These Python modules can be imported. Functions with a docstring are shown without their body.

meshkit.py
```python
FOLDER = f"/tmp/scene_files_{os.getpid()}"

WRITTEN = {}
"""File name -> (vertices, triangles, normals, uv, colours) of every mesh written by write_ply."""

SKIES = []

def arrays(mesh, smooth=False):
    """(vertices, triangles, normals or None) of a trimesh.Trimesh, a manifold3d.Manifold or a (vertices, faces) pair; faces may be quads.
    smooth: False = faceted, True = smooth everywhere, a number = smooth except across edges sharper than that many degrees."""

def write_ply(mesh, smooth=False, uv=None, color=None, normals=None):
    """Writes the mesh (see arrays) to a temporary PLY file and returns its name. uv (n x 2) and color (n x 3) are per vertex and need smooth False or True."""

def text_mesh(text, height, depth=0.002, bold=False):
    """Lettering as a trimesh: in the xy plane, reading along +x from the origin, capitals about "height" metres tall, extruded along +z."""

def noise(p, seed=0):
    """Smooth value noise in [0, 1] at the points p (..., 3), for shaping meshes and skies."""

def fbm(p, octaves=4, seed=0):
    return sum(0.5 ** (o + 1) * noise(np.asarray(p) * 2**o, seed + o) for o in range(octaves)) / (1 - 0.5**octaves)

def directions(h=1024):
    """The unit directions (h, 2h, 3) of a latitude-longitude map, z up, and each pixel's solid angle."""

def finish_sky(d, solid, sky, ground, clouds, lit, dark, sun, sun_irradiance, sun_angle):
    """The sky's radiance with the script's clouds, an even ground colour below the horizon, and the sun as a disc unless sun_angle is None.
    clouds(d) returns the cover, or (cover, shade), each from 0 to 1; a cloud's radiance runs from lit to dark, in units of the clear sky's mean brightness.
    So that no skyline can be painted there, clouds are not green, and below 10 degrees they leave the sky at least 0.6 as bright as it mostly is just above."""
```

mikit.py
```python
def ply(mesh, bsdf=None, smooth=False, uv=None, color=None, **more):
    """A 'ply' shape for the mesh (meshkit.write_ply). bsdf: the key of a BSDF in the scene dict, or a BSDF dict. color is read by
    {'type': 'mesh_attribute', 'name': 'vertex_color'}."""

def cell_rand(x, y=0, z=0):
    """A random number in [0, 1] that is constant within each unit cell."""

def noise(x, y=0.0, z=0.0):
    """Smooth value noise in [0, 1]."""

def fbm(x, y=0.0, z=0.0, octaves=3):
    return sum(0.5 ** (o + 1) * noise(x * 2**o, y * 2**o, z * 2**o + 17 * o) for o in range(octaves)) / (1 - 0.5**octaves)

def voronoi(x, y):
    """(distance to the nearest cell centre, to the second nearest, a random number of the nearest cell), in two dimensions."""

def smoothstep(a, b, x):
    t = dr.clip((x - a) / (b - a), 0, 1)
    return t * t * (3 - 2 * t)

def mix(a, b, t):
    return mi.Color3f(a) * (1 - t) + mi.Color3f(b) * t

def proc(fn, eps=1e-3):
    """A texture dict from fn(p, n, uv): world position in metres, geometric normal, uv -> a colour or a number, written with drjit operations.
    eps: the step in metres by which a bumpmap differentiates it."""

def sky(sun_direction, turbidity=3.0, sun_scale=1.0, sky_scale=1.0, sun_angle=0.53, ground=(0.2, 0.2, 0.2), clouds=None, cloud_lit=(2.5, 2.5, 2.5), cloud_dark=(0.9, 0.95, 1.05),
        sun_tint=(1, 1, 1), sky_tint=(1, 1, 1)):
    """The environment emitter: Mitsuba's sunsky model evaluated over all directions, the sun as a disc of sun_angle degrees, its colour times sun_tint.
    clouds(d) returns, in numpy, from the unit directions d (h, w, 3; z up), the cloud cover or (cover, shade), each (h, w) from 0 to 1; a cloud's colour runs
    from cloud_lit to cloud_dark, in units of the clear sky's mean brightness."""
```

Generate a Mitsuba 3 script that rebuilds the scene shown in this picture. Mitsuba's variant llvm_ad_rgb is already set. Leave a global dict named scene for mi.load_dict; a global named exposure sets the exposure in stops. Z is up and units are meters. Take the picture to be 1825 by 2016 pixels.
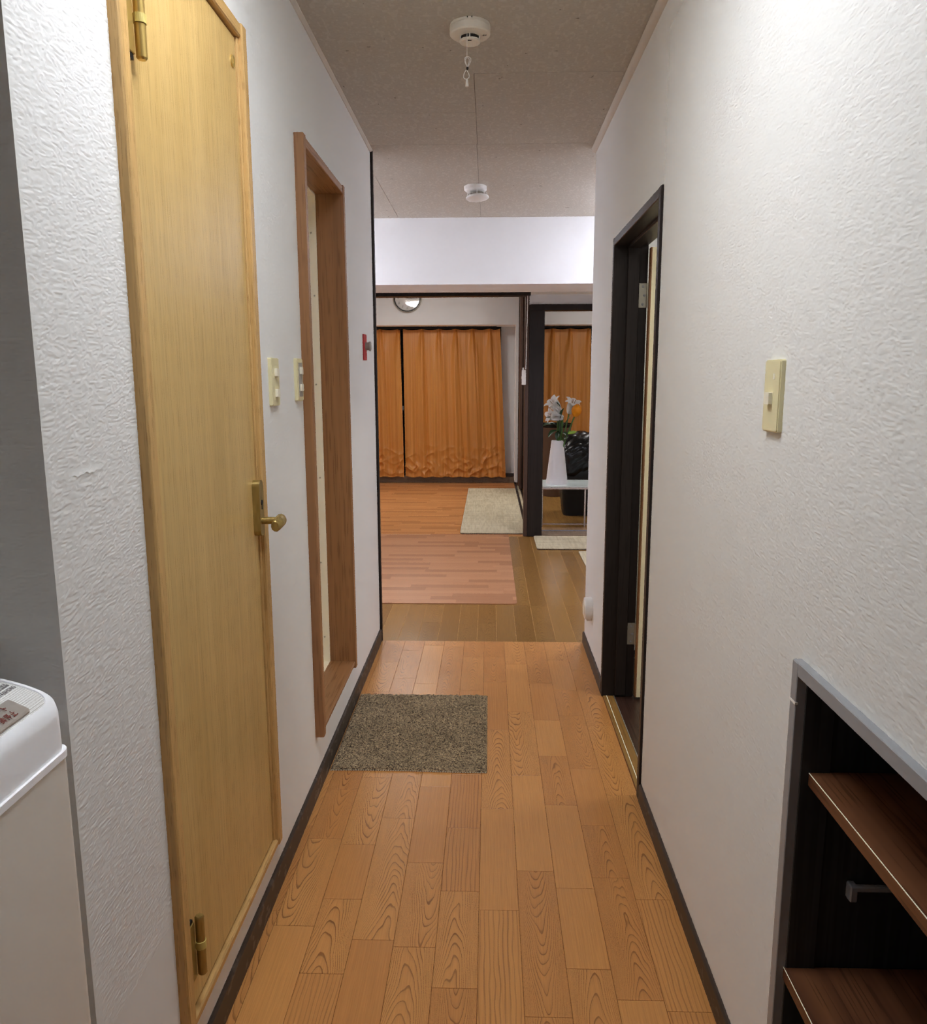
import math, random
import numpy as np, trimesh, drjit as dr, mitsuba as mi
from shapely.geometry import box as sbox, Polygon
import mikit, meshkit
from mikit import ply, proc, noise, fbm, cell_rand, smoothstep, mix

random.seed(7); rng = np.random.default_rng(7)
T = mi.ScalarTransform4f
scene, labels = {}, {}

# ---------------------------------------------------------------- camera, light, exposure
exposure = 2.38
YAW, PITCH, ROLL, FOCAL, EYE = .0332, .1694, .0026, 1534.34, 1.32
_cy, _sy, _cp, _sp = math.cos(YAW), math.sin(YAW), math.cos(PITCH), math.sin(PITCH)
_f = np.array([-_sy*_cp, _cy*_cp, -_sp]); _r = np.array([_cy, _sy, 0]); _d = np.cross(_f, _r)
_up = -(-math.sin(ROLL)*_r + math.cos(ROLL)*_d)
scene['camera'] = {'type': 'perspective', 'fov_axis': 'x', 'fov': 2*math.degrees(math.atan(912.5/FOCAL)),
                   'near_clip': 0.02, 'far_clip': 100.,
                   'to_world': T().look_at(origin=[0, 0, EYE], target=[float(v) for v in np.array([0, 0, EYE])+_f], up=[float(v) for v in _up])}
HALL_LIGHT = [4.2, 4.4, 4.65]
KITCHEN_LIGHT = [4.25, 4.4, 5.05]
LIVING_LIGHT = [6.0, 5.9, 5.75]

XL, XR, ZC, YE = -.5523, .483, 2.358, 3.793          # hall: left wall, right wall, ceiling, far end

# ---------------------------------------------------------------- helpers
def srgb(r, g, b):
    c = np.array([r, g, b])/255.
    return [float(v) for v in np.where(c <= .04045, c/12.92, ((c+.055)/1.055)**2.4)]
def C(r, g, b): return mi.Color3f(*srgb(r, g, b))
def cat(*ms): return trimesh.util.concatenate([m for m in ms])
def bx(x0, x1, y0, y1, z0, z1, b=0.0):
    lo, hi = np.array([x0, y0, z0], float), np.array([x1, y1, z1], float)
    if b <= 0:
        m = trimesh.creation.box(extents=hi-lo); m.apply_translation((lo+hi)/2); return m
    pts = []
    for s in np.ndindex(2, 2, 2):
        for k in range(3):
            q = np.where(np.array(s) == 1, hi, lo)
            ins = np.where(np.array(s) == 1, -b, b).astype(float); ins[k] = 0
            pts.append(q+ins)
    return trimesh.convex.convex_hull(np.array(pts))
def frame_to(axis):
    a = np.array(axis, float); a /= np.linalg.norm(a)
    h = np.array([0, 0, 1.]) if abs(a[2]) < .9 else np.array([1., 0, 0])
    x = np.cross(h, a); x /= np.linalg.norm(x)
    M = np.eye(4); M[:3, 0] = x; M[:3, 1] = np.cross(a, x); M[:3, 2] = a
    return M
def lathe(profile, at=(0, 0, 0), axis=(0, 0, 1), n=48):
    m = trimesh.creation.revolve(np.array(profile, float), sections=n)
    M = frame_to(axis); M[:3, 3] = at
    m.apply_transform(M)
    return m
def rod(p, q, r, n=16):
    p, q = np.array(p, float), np.array(q, float)
    L = np.linalg.norm(q-p)
    return lathe([(0, 0), (r*.9, 0), (r, r*.1), (r, L-r*.1), (r*.9, L), (0, L)], p, q-p, n)
def tube(pts, r, n=10, closed=False):
    pts = np.array(pts, float); N = len(pts)
    rr = np.broadcast_to(r, (N,))
    tang = np.gradient(pts, axis=0)
    if closed: tang = np.roll(pts, -1, 0)-np.roll(pts, 1, 0)
    tang /= np.linalg.norm(tang, axis=1, keepdims=True)+1e-12
    h = np.array([.13, .27, .95]); V = []
    for k in range(N):
        x = np.cross(h, tang[k]); x /= np.linalg.norm(x)+1e-12
        y = np.cross(tang[k], x)
        a = np.arange(n)*2*math.pi/n
        V.append(pts[k]+rr[k]*(np.cos(a)[:, None]*x+np.sin(a)[:, None]*y))
    V = np.vstack(V); F = []
    for k in range(N if closed else N-1):
        k2 = (k+1) % N
        for j in range(n):
            j2 = (j+1) % n
            F += [(k*n+j, k*n+j2, k2*n+j2), (k*n+j, k2*n+j2, k2*n+j)]
    if not closed:
        V = np.vstack([V, pts[0], pts[-1]]); c0, c1 = N*n, N*n+1
        for j in range(n):
            j2 = (j+1) % n
            F += [(c0, j2, j), (c1, (N-1)*n+j, (N-1)*n+j2)]
    return trimesh.Trimesh(V, F, process=False)
def grid(fn, nu, nv, thick=0.0):
    """surface fn(u, v) -> (..., 3) over the unit square"""
    u, v = np.meshgrid(np.linspace(0, 1, nu), np.linspace(0, 1, nv), indexing='ij')
    P = fn(u, v).reshape(-1, 3)
    i = np.arange(nu*nv).reshape(nu, nv)
    a, b, c, d = i[:-1, :-1].ravel(), i[1:, :-1].ravel(), i[1:, 1:].ravel(), i[:-1, 1:].ravel()
    F = np.vstack([np.c_[a, b, c], np.c_[a, c, d]])
    return trimesh.Trimesh(P, F, process=False)
def slab(poly, z0, z1):
    m = trimesh.creation.extrude_polygon(poly, z1-z0, engine='earcut'); m.apply_translation([0, 0, z0]); return m
def rrect(x0, x1, y0, y1, r, res=6):
    return sbox(x0+r, y0+r, x1-r, y1-r).buffer(r, quad_segs=res)
def on_wall(m, side):
    """mesh modelled with x = along +Y, y = up, z = out of the wall -> left wall (+1 faces +X) or right wall (-1 faces -X)"""
    M = np.eye(4)
    M[:3, 0] = [0, 1, 0]; M[:3, 1] = [0, 0, 1]; M[:3, 2] = [1, 0, 0]
    m = m.copy(); m.apply_transform(M)
    if side < 0:
        m.vertices[:, 0] *= -1; m.invert()
    m.apply_translation([XL if side > 0 else XR, 0, 0])
    return m

used = set()
def key_of(name):
    if name not in used:
        used.add(name); return name
    k = 1
    while f'{name}_{k:03d}' in used: k += 1
    used.add(f'{name}_{k:03d}'); return f'{name}_{k:03d}'
def thing(name, label, category, group=None, kind=None):
    k = key_of(name); labels[k] = {'label': label, 'category': category}
    if group: labels[k]['group'] = group
    if kind: labels[k]['kind'] = kind
    return k
def part(parent, name, mesh, bsdf, smooth=False, label=None, **more):
    k = key_of(parent+'__'+name)
    scene[k] = ply(mesh, bsdf, smooth, **more)
    if label: labels[k] = {'label': label}
    return k
def solo(name, mesh, bsdf, label, category, smooth=False, group=None, kind=None, **more):
    k = thing(name, label, category, group, kind); scene[k] = ply(mesh, bsdf, smooth, **more); return k

# ---------------------------------------------------------------- materials
def principled(color, rough=.5, spec=.5, **more):
    return {'type': 'principled', 'base_color': color if isinstance(color, dict) else {'type': 'rgb', 'value': color}, 'roughness': rough, 'specular': spec, **more}
def two(b): return {'type': 'twosided', 'b': b}
def bump(tex, b, scale=1.0): return {'type': 'bumpmap', 'tex': tex, 'scale': scale, 'b': b}

scene['wallpaper'] = two(principled(srgb(217, 217, 215), .75, .25))
def tilewall(p, n, uv):
    h = p.x+p.y
    return .0010*noise(h*110, p.z*220)
scene['wallpaper_far'] = bump(proc(tilewall, 8e-4), principled(srgb(226, 226, 226), .75, .25))
def ceil_col(p, n, uv):
    sp = noise(p.x*70, p.y*70)*noise(p.x*31+9, p.y*31)
    dark = smoothstep(.80, .86, sp)
    fine = fbm(p.x*160, p.y*160, octaves=2)
    pale = smoothstep(.66, .8, noise(p.x*120+40, p.y*60))
    c = mix(srgb(184, 178, 168), srgb(200, 195, 186), .55*fine+.45*pale)
    return mix(c, srgb(110, 100, 90), .7*dark)
scene['ceiling_board'] = two(principled(proc(ceil_col), .85, .2))
scene['ceiling_joint'] = two({'type': 'diffuse', 'reflectance': {'type': 'rgb', 'value': srgb(165, 158, 148)}})
def base_col(p, n, uv):
    w = smoothstep(.62, .75, fbm(p.y*35, p.z*60, p.x*35))
    return mix(srgb(58, 49, 43), srgb(104, 97, 90), .35*w)
scene['baseboard_vinyl'] = two(principled(proc(base_col), .45, .4))

def grain(c0, c1, c2, axis='z', fine=330., coarse=36., long=5., lines=.5):
    def fn(p, n, uv):
        a, b, l = {'z': (p.x, p.y, p.z), 'y': (p.x, p.z, p.y), 'x': (p.y, p.z, p.x)}[axis]
        t = a+b
        wob = .006*noise(t*20, l*3)
        g1 = noise((t+wob)*fine, l*long, 3.)
        g2 = fbm((t+wob)*coarse, l*long*.35, 9., octaves=2)
        g3 = smoothstep(.62, .9, noise((t+wob)*fine*2.1, l*long*4, 17.))
        c = mix(c0, c1, g2)
        return c*(1-lines*.35*(g1-.5)) * (1-lines*.3*g3) if c2 is None else mix(c*(1-lines*.35*(g1-.5)), c2, lines*g3)
    return proc(fn)
OAK = (srgb(188, 156, 97), srgb(199, 168, 110), srgb(158, 122, 70))
scene['oak_panel'] = two(principled(grain(*OAK, fine=300, coarse=22, lines=.35), .34, .45))
scene['oak_frame'] = two(principled(grain(srgb(186, 149, 94), srgb(198, 161, 104), srgb(150, 112, 64), fine=260, long=10, lines=.45), .42, .4))
scene['oak_frame_across'] = two(principled(grain(srgb(186, 149, 94), srgb(198, 161, 104), srgb(150, 112, 64), axis='y', fine=260, long=10, lines=.45), .42, .4))
BR = (srgb(140, 99, 64), srgb(156, 113, 76), srgb(110, 72, 44))
scene['brown_wood'] = two(principled(grain(*BR, fine=120, coarse=30, long=3, lines=.5), .42, .4))
scene['brown_wood_across'] = two(principled(grain(*BR, axis='y', fine=120, coarse=30, long=3, lines=.5), .42, .4))
DK = (srgb(32, 26, 24), srgb(43, 36, 33), srgb(20, 16, 15))
scene['dark_wood'] = two(principled(grain(*DK, fine=150, coarse=40, long=4, lines=.4), .42, .25))
scene['dark_wood_across'] = two(principled(grain(*DK, axis='y', fine=150, coarse=40, long=4, lines=.4), .38, .5))
FUS = (srgb(70, 50, 40), srgb(80, 58, 46), srgb(50, 35, 28))
scene['dark_brown_wood'] = two(principled(grain(*FUS, fine=150, coarse=40, long=4, lines=.4), .5, .4))
SILL = (srgb(112, 94, 78), srgb(136, 116, 98), srgb(74, 60, 50))
scene['weathered_wood'] = two(principled(grain(*SILL, axis='x', fine=160, coarse=50, long=6, lines=.6), .6, .3))
WAL = (srgb(82, 49, 32), srgb(114, 74, 48), srgb(52, 30, 20))
scene['walnut'] = two(principled(grain(*WAL, axis='y', fine=160, coarse=45, long=3, lines=.5), .4, .4))
OLV = (srgb(140, 104, 56), srgb(156, 118, 64), srgb(104, 72, 38))
scene['olive_wood'] = two(principled(grain(*OLV, axis='y', fine=160, coarse=45, long=3, lines=.4), .3, .5))

def plank_col(c_light, c_mid, c_line, tone=.22):
    def fn(p, n, uv):
        idn = dr.floor(uv.x*.25+.02)
        lx = (uv.x-idn*4.)*.1                      # metres across the plank
        ly = uv.y
        kind = dr.floor(idn/1000.+.0001)           # 0 plain, 1 arched grain, 2 straight lines
        r0, r1, r2, r3 = cell_rand(idn, 3), cell_rand(idn, 5), cell_rand(idn, 7), cell_rand(idn, 11)
        sgn = dr.select(r1 > .45, 1., -1.)
        cx = .05+(r2-.5)*.05
        q = lx-cx+.010*(noise(ly*9, idn*1.7)-.5)
        wob = fbm(lx*38, ly*9, idn*1.3, octaves=2)
        g = sgn*ly*(17+9*r3)+q*q*(2600+3000*r0)*(.75+.5*noise(ly*5, idn*2.3))+2.8*wob
        f = g-dr.floor(g)
        width = .05+.11*noise(lx*60, ly*14, idn)
        line = smoothstep(1-2*width, 1-width, f)*(1-smoothstep(1-.35*width, 1., f))
        line = line*(.40+.60*noise(lx*45+7, ly*11, idn))+.22*smoothstep(.3, 1., f)*(1-smoothstep(.97, 1., f))
        g2 = (lx+.012*wob)*(75+50*r1)
        f2 = g2-dr.floor(g2)
        line2 = smoothstep(.6, .85, f2)*(1-smoothstep(.93, 1., f2))*(.3+.7*noise(lx*60, ly*8, idn))
        fine = noise(lx*1100, ly*26, idn)
        fine2 = noise(lx*520, ly*9, idn)
        ln = dr.select(kind > 1.5, .75*line2, dr.select(kind > .5, line, .10*line2))
        base = mix(c_light, c_mid, dr.clip(.15+.6*r0+.35*(fine2-.5)+tone*ln, 0, 1))
        c = base*(1-.10*(fine-.5))
        return mix(c, c_line, dr.clip(.62*ln, 0, 1))
    return proc(fn)
scene['hall_plank'] = two(principled(plank_col(srgb(204, 146, 84), srgb(182, 121, 66), srgb(112, 62, 30)), .33, .5))
scene['kitchen_plank'] = two(principled(plank_col(srgb(146, 108, 58), srgb(128, 92, 48), srgb(88, 58, 30)), .2, .5))
scene['plank_joint'] = two(principled(srgb(124, 78, 44), .7, .2))
scene['kitchen_joint'] = two(principled(srgb(186, 144, 86), .6, .2))
def strips(c0, c1, c2, sy, sx):
    def fn(p, n, uv):
        row = dr.floor(p.y/sy)
        off = cell_rand(row, 2)*sx
        colm = dr.floor((p.x+off)/sx)
        t = cell_rand(row, colm, 5)
        t2 = cell_rand(row, colm, 9)
        g = noise(p.x*18, p.y*420, 2.)
        c = mix(c0, c1, t)
        c = mix(c, c2, dr.select(t2 > .72, .8, 0.))
        fy = p.y/sy-row
        return c*(1-.10*(g-.5))*(1-.10*smoothstep(.92, .99, fy))
    return proc(fn)
scene['strip_mat'] = two(principled(strips(srgb(182, 133, 98), srgb(175, 125, 90), srgb(160, 111, 79), .068, .5), .36, .45))
scene['living_strip'] = two(principled(strips(srgb(196, 138, 88), srgb(187, 129, 80), srgb(172, 116, 70), .068, .5), .3, .5))
def rug_col(p, n, uv):
    w = dr.sin(p.x*420.)*dr.sin(p.y*420.)
    d = noise(p.x*90, p.y*9)*.5+noise(p.x*9+5, p.y*90)*.5
    return mix(srgb(172, 160, 132), srgb(206, 196, 170), dr.clip(.5+.22*w+1.1*(d-.5), 0, 1))
scene['rug_weave'] = two(principled(proc(rug_col), .85, .15))
scene['rug_underside'] = two(principled(srgb(48, 40, 34), .8, .2))
def mat_col(p, n, uv):
    a = noise(p.x*420, p.y*420, p.z*200)
    b = fbm(p.x*14, p.y*14, octaves=3)
    c = mix(srgb(66, 54, 44), srgb(184, 163, 132), smoothstep(.15, .9, a))
    return c*(.78+.44*b)
scene['mat_pile'] = two(principled(proc(mat_col), .95, .1))
scene['stitch_white'] = two(principled(srgb(205, 195, 180), .8, .2))
def curtain_col(p, n, uv):
    s = noise(p.x*140, p.z*1.5)
    s2 = smoothstep(.7, .85, noise(p.x*55+3, p.z*.7))
    return mix(srgb(196, 128, 58), srgb(216, 150, 74), .6*s+.4*s2)
scene['curtain_satin'] = two(principled(proc(curtain_col), .42, .5, sheen=.4, sheen_tint=.6))
scene['cream_board'] = two(principled(srgb(249, 243, 224), .6, .3))
scene['door_cream'] = two(principled(srgb(238, 228, 190), .5, .3))
scene['cream_plastic'] = two(principled(srgb(214, 206, 166), .38, .5))
scene['ivory_plastic'] = two(principled(srgb(226, 222, 204), .35, .5))
scene['white_plastic'] = two(principled(srgb(234, 233, 230), .35, .5))
scene['warm_white_plastic'] = two(principled(srgb(232, 227, 216), .45, .45))
scene['moulding_paint'] = two(principled(srgb(206, 198, 188), .5, .4))
scene['black_plastic'] = two(principled(srgb(18, 18, 18), .45, .4))
scene['grey_plastic'] = two(principled(srgb(150, 146, 138), .5, .4))
scene['red_plastic'] = two(principled(srgb(170, 40, 44), .4, .5))
scene['washer_body'] = two(principled(srgb(214, 210, 202), .4, .5))
scene['washer_lid'] = two(principled(srgb(240, 242, 246), .3, .5))
def dots(p, n, uv):
    u, v = p.x*1100., p.y*1100.
    a = dr.sin(u+v)*dr.sin(u-v)
    return mix(srgb(196, 194, 190), srgb(232, 232, 230), smoothstep(-.2, .3, a))
scene['washer_panel'] = two(principled(proc(dots), .35, .5))
scene['print_grey'] = two(principled(srgb(120, 116, 118), .5, .3))
scene['print_red'] = two(principled(srgb(120, 58, 50), .5, .3))
scene['silver_button'] = two(principled(srgb(206, 198, 190), .22, .6, metallic=.6))
def brass_col(p, n, uv):
    return mix(srgb(146, 124, 70), srgb(170, 146, 88), noise(p.x*300, p.y*300, p.z*40))
scene['antique_brass'] = two(principled(proc(brass_col), .3, .5, metallic=.6))
scene['satin_gold'] = two(principled(srgb(206, 176, 104), .3, .5, metallic=.75))
scene['gold_plastic'] = two(principled(srgb(196, 178, 104), .45, .4))
scene['steel'] = two(principled(srgb(176, 172, 158), .38, .5, metallic=.7))
scene['chrome'] = two({'type': 'roughconductor', 'material': 'Cr', 'alpha': .12})
scene['grey_aluminium'] = two(principled(srgb(148, 150, 154), .42, .5, metallic=.15))
def blk(p, n, uv):
    return mix(srgb(34, 37, 40), srgb(48, 51, 54), noise(p.x*300, p.y*300, p.z*5))
scene['black_board'] = two(principled(proc(blk), .5, .4))
scene['white_ceramic'] = two(principled(srgb(228, 226, 228), .35, .5))
scene['frosted_glass'] = two(principled(srgb(214, 226, 224), .12, .6, clearcoat=.6, clearcoat_gloss=.9))
scene['black_bag'] = two(principled(srgb(9, 9, 10), .3, .35))
scene['brown_basket'] = two(principled(srgb(92, 68, 52), .6, .3))
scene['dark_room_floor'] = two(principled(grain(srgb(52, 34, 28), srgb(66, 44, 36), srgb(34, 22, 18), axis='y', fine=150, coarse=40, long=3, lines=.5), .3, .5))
scene['petal_white'] = {'type': 'principledthin', 'base_color': {'type': 'rgb', 'value': srgb(238, 238, 236)}, 'roughness': .5, 'diff_trans': .5}
scene['petal_orange'] = two(principled(srgb(238, 150, 24), .5, .3))
scene['leaf_green'] = two(principled(srgb(38, 62, 34), .4, .5))
scene['stem_green'] = two(principled(srgb(78, 116, 58), .45, .4))
scene['bud_green'] = two(principled(srgb(150, 190, 74), .45, .4))
scene['stamen'] = two(principled(srgb(150, 92, 30), .6, .3))
scene['clock_face'] = two(principled(srgb(222, 222, 220), .5, .3))
scene['night_glass'] = {'type': 'thindielectric'}
scene['night_dark'] = two(principled(srgb(6, 6, 8), .4, .3))
scene['lamp_housing'] = two(principled(srgb(235, 235, 232), .4, .4))

# ---------------------------------------------------------------- lamps the rooms have (all just outside the frame)
def ceiling_lamp(x, y, r, radiance, label, deep=1.):
    k = thing('ceiling_lamp', label, 'lamp')
    part(k, 'base', lathe([(0, 0), (r*.9, 0), (r*.92, -.012), (0, -.012)], (x, y, ZC)), 'lamp_housing', 30)
    m = lathe([(0, -.075), (r*.5, -.072), (r*.8, -.058), (r*.95, -.038), (r, -.018), (r*.92, -.012)], (x, y, ZC))
    m.vertices[:, 2] = ZC+(m.vertices[:, 2]-ZC)*deep
    if m.vertex_normals[:, 2].mean() > 0: m.invert()
    key = part(k, 'shade', m, 'lamp_housing', True)
    scene[key]['emitter'] = {'type': 'area', 'radiance': {'type': 'rgb', 'value': radiance}}
ceiling_lamp(-.18, 1.24, .28, HALL_LIGHT, 'round white ceiling lamp over the near end of the hallway', .22)
ceiling_lamp(1.12, 4.62, .28, KITCHEN_LIGHT, 'round white ceiling lamp behind the right wall of the hallway', 2.2)
ceiling_lamp(-1.45, 4.55, .28, KITCHEN_LIGHT, 'round white ceiling lamp in the kitchen left of the hallway mouth', 2.2)
ceiling_lamp(1.55, 2.6, .2, LIVING_LIGHT, 'round white ceiling lamp in the side room behind the dark door frame')
ceiling_lamp(-.9, 8.2, .25, LIVING_LIGHT, 'round white ceiling lamp in the room with the orange curtains')
ceiling_lamp(1.5, 8.2, .2, LIVING_LIGHT, 'round white ceiling lamp in the room with the vase table')

# ---------------------------------------------------------------- the setting
def struct(name, mesh, bsdf, label, cat_, smooth=False):
    return solo(name, mesh, bsdf, label, cat_, smooth, kind='structure')
TH = .12
D1 = (1.210, 1.842, .140, 2.076)      # oak door frame, outer: y0 y1 z0 z1
D2 = (2.318, 2.955, .190, 2.004)      # brown framed opening
D3 = (2.300, 3.152, 0.0, 1.850)       # dark door frame
CB = (.12, 1.163, 0.0, .893)          # built-in cabinet
YN = -1.5
w = []
X0 = XL-TH
for a, b in ((.947, D1[0]+.01), (D1[1]-.01, D2[0]+.01), (D2[1]-.01, YE)): w.append(bx(X0, XL, a, b, 0, ZC+.05))
w += [bx(X0, XL, D1[0], D1[1], 0, D1[2]+.005), bx(X0, XL, D1[0], D1[1], D1[3]-.005, ZC+.05),
      bx(X0, XL, D2[0], D2[1], 0, D2[2]+.005), bx(X0, XL, D2[0], D2[1], D2[3]-.005, ZC+.05)]
wl = struct('wall_left', cat(*w), 'wallpaper', 'white textured wallpaper wall along the left of the hallway', 'wall')
RELIEF = .0008
def weave(h, z):
    P = np.stack([h*105+2.2*meshkit.noise(np.stack([z*60, h*40, 0*z], -1), 2), z*430, 0*z], -1)
    return meshkit.noise(P*np.array([1.75, 1, 1]), 5)
def relief(holder, hs, z0, z1, dz, place, f0=0., f1=0., amp=1.):
    '''the embossed face of a wallpaper: hs = positions along the wall; f0, f1 = metres over which the emboss runs out at its two ends'''
    hs = np.asarray(hs); zs = np.linspace(z0, z1, int((z1-z0)/dz))
    def fn(u, v):
        h = np.interp(u, np.linspace(0, 1, len(hs)), hs); z = z0+(z1-z0)*v
        k = np.ones_like(h)
        if f0: k = k*np.clip((h-hs[0])/f0, 0, 1)
        if f1: k = k*np.clip((hs[-1]-h)/f1, 0, 1)
        return place(h, RELIEF*amp*weave(h, z)*k+.0001, z)
    m = grid(fn, len(hs), len(zs))
    part(holder, 'embossed_face', m, 'wallpaper', True)
LEFTF = lambda h, d, z: np.stack([XL+d, h, z], -1)
RIGHTF = lambda h, d, z: np.stack([XR-d, h, z], -1)
relief(wl, np.arange(.947, D1[0]+.003, .0021), .38, 2.0, .0012, LEFTF, .006)
relief(wl, np.arange(D1[1]-.002, D2[0]+.002, .0034), .07, 2.33, .0021, LEFTF, 0, .12)
# wallpaper strip lifted at its torn joint
def tear(u, v):
    y = .996+.098*u
    jag = .0012*np.sin(u*17)+.0008*np.sin(u*41+1)
    z = 1.193+.002*u+jag*(1-v)+.010*v
    x = XL+.0004+.0014*np.sin(np.pi*np.clip(u, 0, 1))**.8*(1-v)**2
    return np.stack([x+0*y, y, z], -1)
part(wl, 'torn_wallpaper', grid(tear, 40, 8), 'wallpaper', True, label='torn lip of wallpaper standing off the wall')
w = []
X1 = XR+TH
for a, b in ((YN, CB[0]+.01), (CB[1]-.008, D3[0]+.01), (D3[1]-.01, YE)): w.append(bx(XR, X1, a, b, 0, ZC+.05))
w += [bx(XR, X1, CB[0], CB[1], CB[3]-.008, ZC+.05), bx(XR, X1, D3[0], D3[1], D3[3]-.005, ZC+.05)]
wr = struct('wall_right', cat(*w), 'wallpaper', 'white textured wallpaper wall along the right of the hallway', 'wall')
wa = struct('wall_alcove', cat(bx(-1.9, XL-.0005, .947, .947+TH, 0, ZC+.05)), 'wallpaper', 'shaded wallpaper wall behind the washing machine', 'wall')
def wr_grid(a, b, d0, d1):
    out, y = [a], a
    while y < b:
        y += d0+(d1-d0)*(y-.7)/1.6; out.append(min(y, b))
    return out
relief(wr, wr_grid(.70, CB[1]-.004, .0023, .0042), CB[3]-.004, 1.90, .0012, RIGHTF)
relief(wr, wr_grid(CB[1]-.004, D3[0]+.001, .0022, .0048), .05, 2.25, .0015, RIGHTF, 0, .5)
relief(wa, np.arange(-.74, XL+.0004, .0021), .75, 1.95, .0013, lambda h, d, z: np.stack([h, .947-d, z], -1), 0, .006, 1.6)
struct('wall_utility', cat(bx(-1.9, -1.3, YN, .95, 0, ZC+.05)), 'wallpaper', 'wallpaper wall beside the washing machine', 'wall')
struct('wall_entry', bx(-1.9, X1, YN-.1, YN, 0, ZC+.05), 'wallpaper', 'wallpaper wall at the entrance end', 'wall')
# kitchen behind the hall
KX0, KX1, KY1 = -2.4, 2.7, 6.496
struct('wall_kitchen_near', cat(bx(KX0, XL-TH+.02, YE-.1, YE, 0, ZC+.05), bx(X1-.02, KX1, YE-.1, YE, 0, ZC+.05)), 'wallpaper_far', 'wall on either side of the hallway mouth', 'wall')
struct('wall_kitchen_left', bx(KX0-.1, KX0, YE-.1, 10.3, 0, ZC+.05), 'wallpaper_far', 'left wall of the rooms beyond', 'wall')
struct('wall_kitchen_right', bx(KX1, KX1+.1, YE-.1, 10.3, 0, ZC+.05), 'wallpaper_far', 'right wall of the rooms beyond', 'wall')
struct('wall_header_beam', bx(KX0, KX1, 5.342, 5.83, 1.936, ZC+.02), 'wallpaper_far', 'bright white beam across the kitchen ceiling', 'beam')
BW = KY1
struct('wall_back', cat(bx(KX0, .300, BW+.01, BW+.11, 2.006, ZC+.05), bx(.300, KX1, BW+.01, BW+.11, 1.908, ZC+.05), bx(1.45, KX1, BW+.01, BW+.11, 0, 1.92), bx(KX0, -1.75, BW+.01, BW+.11, 0, 2.02)),
       'wallpaper_far', 'white wall over the openings to the two far rooms', 'wall')
struct('trim_4', bx(.333, KX1, BW-.004, BW+.012, 1.988, 2.010, .002), 'warm_white_plastic', 'thin white rail along the wall over the right opening', 'trim')
FY = 10.03
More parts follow.
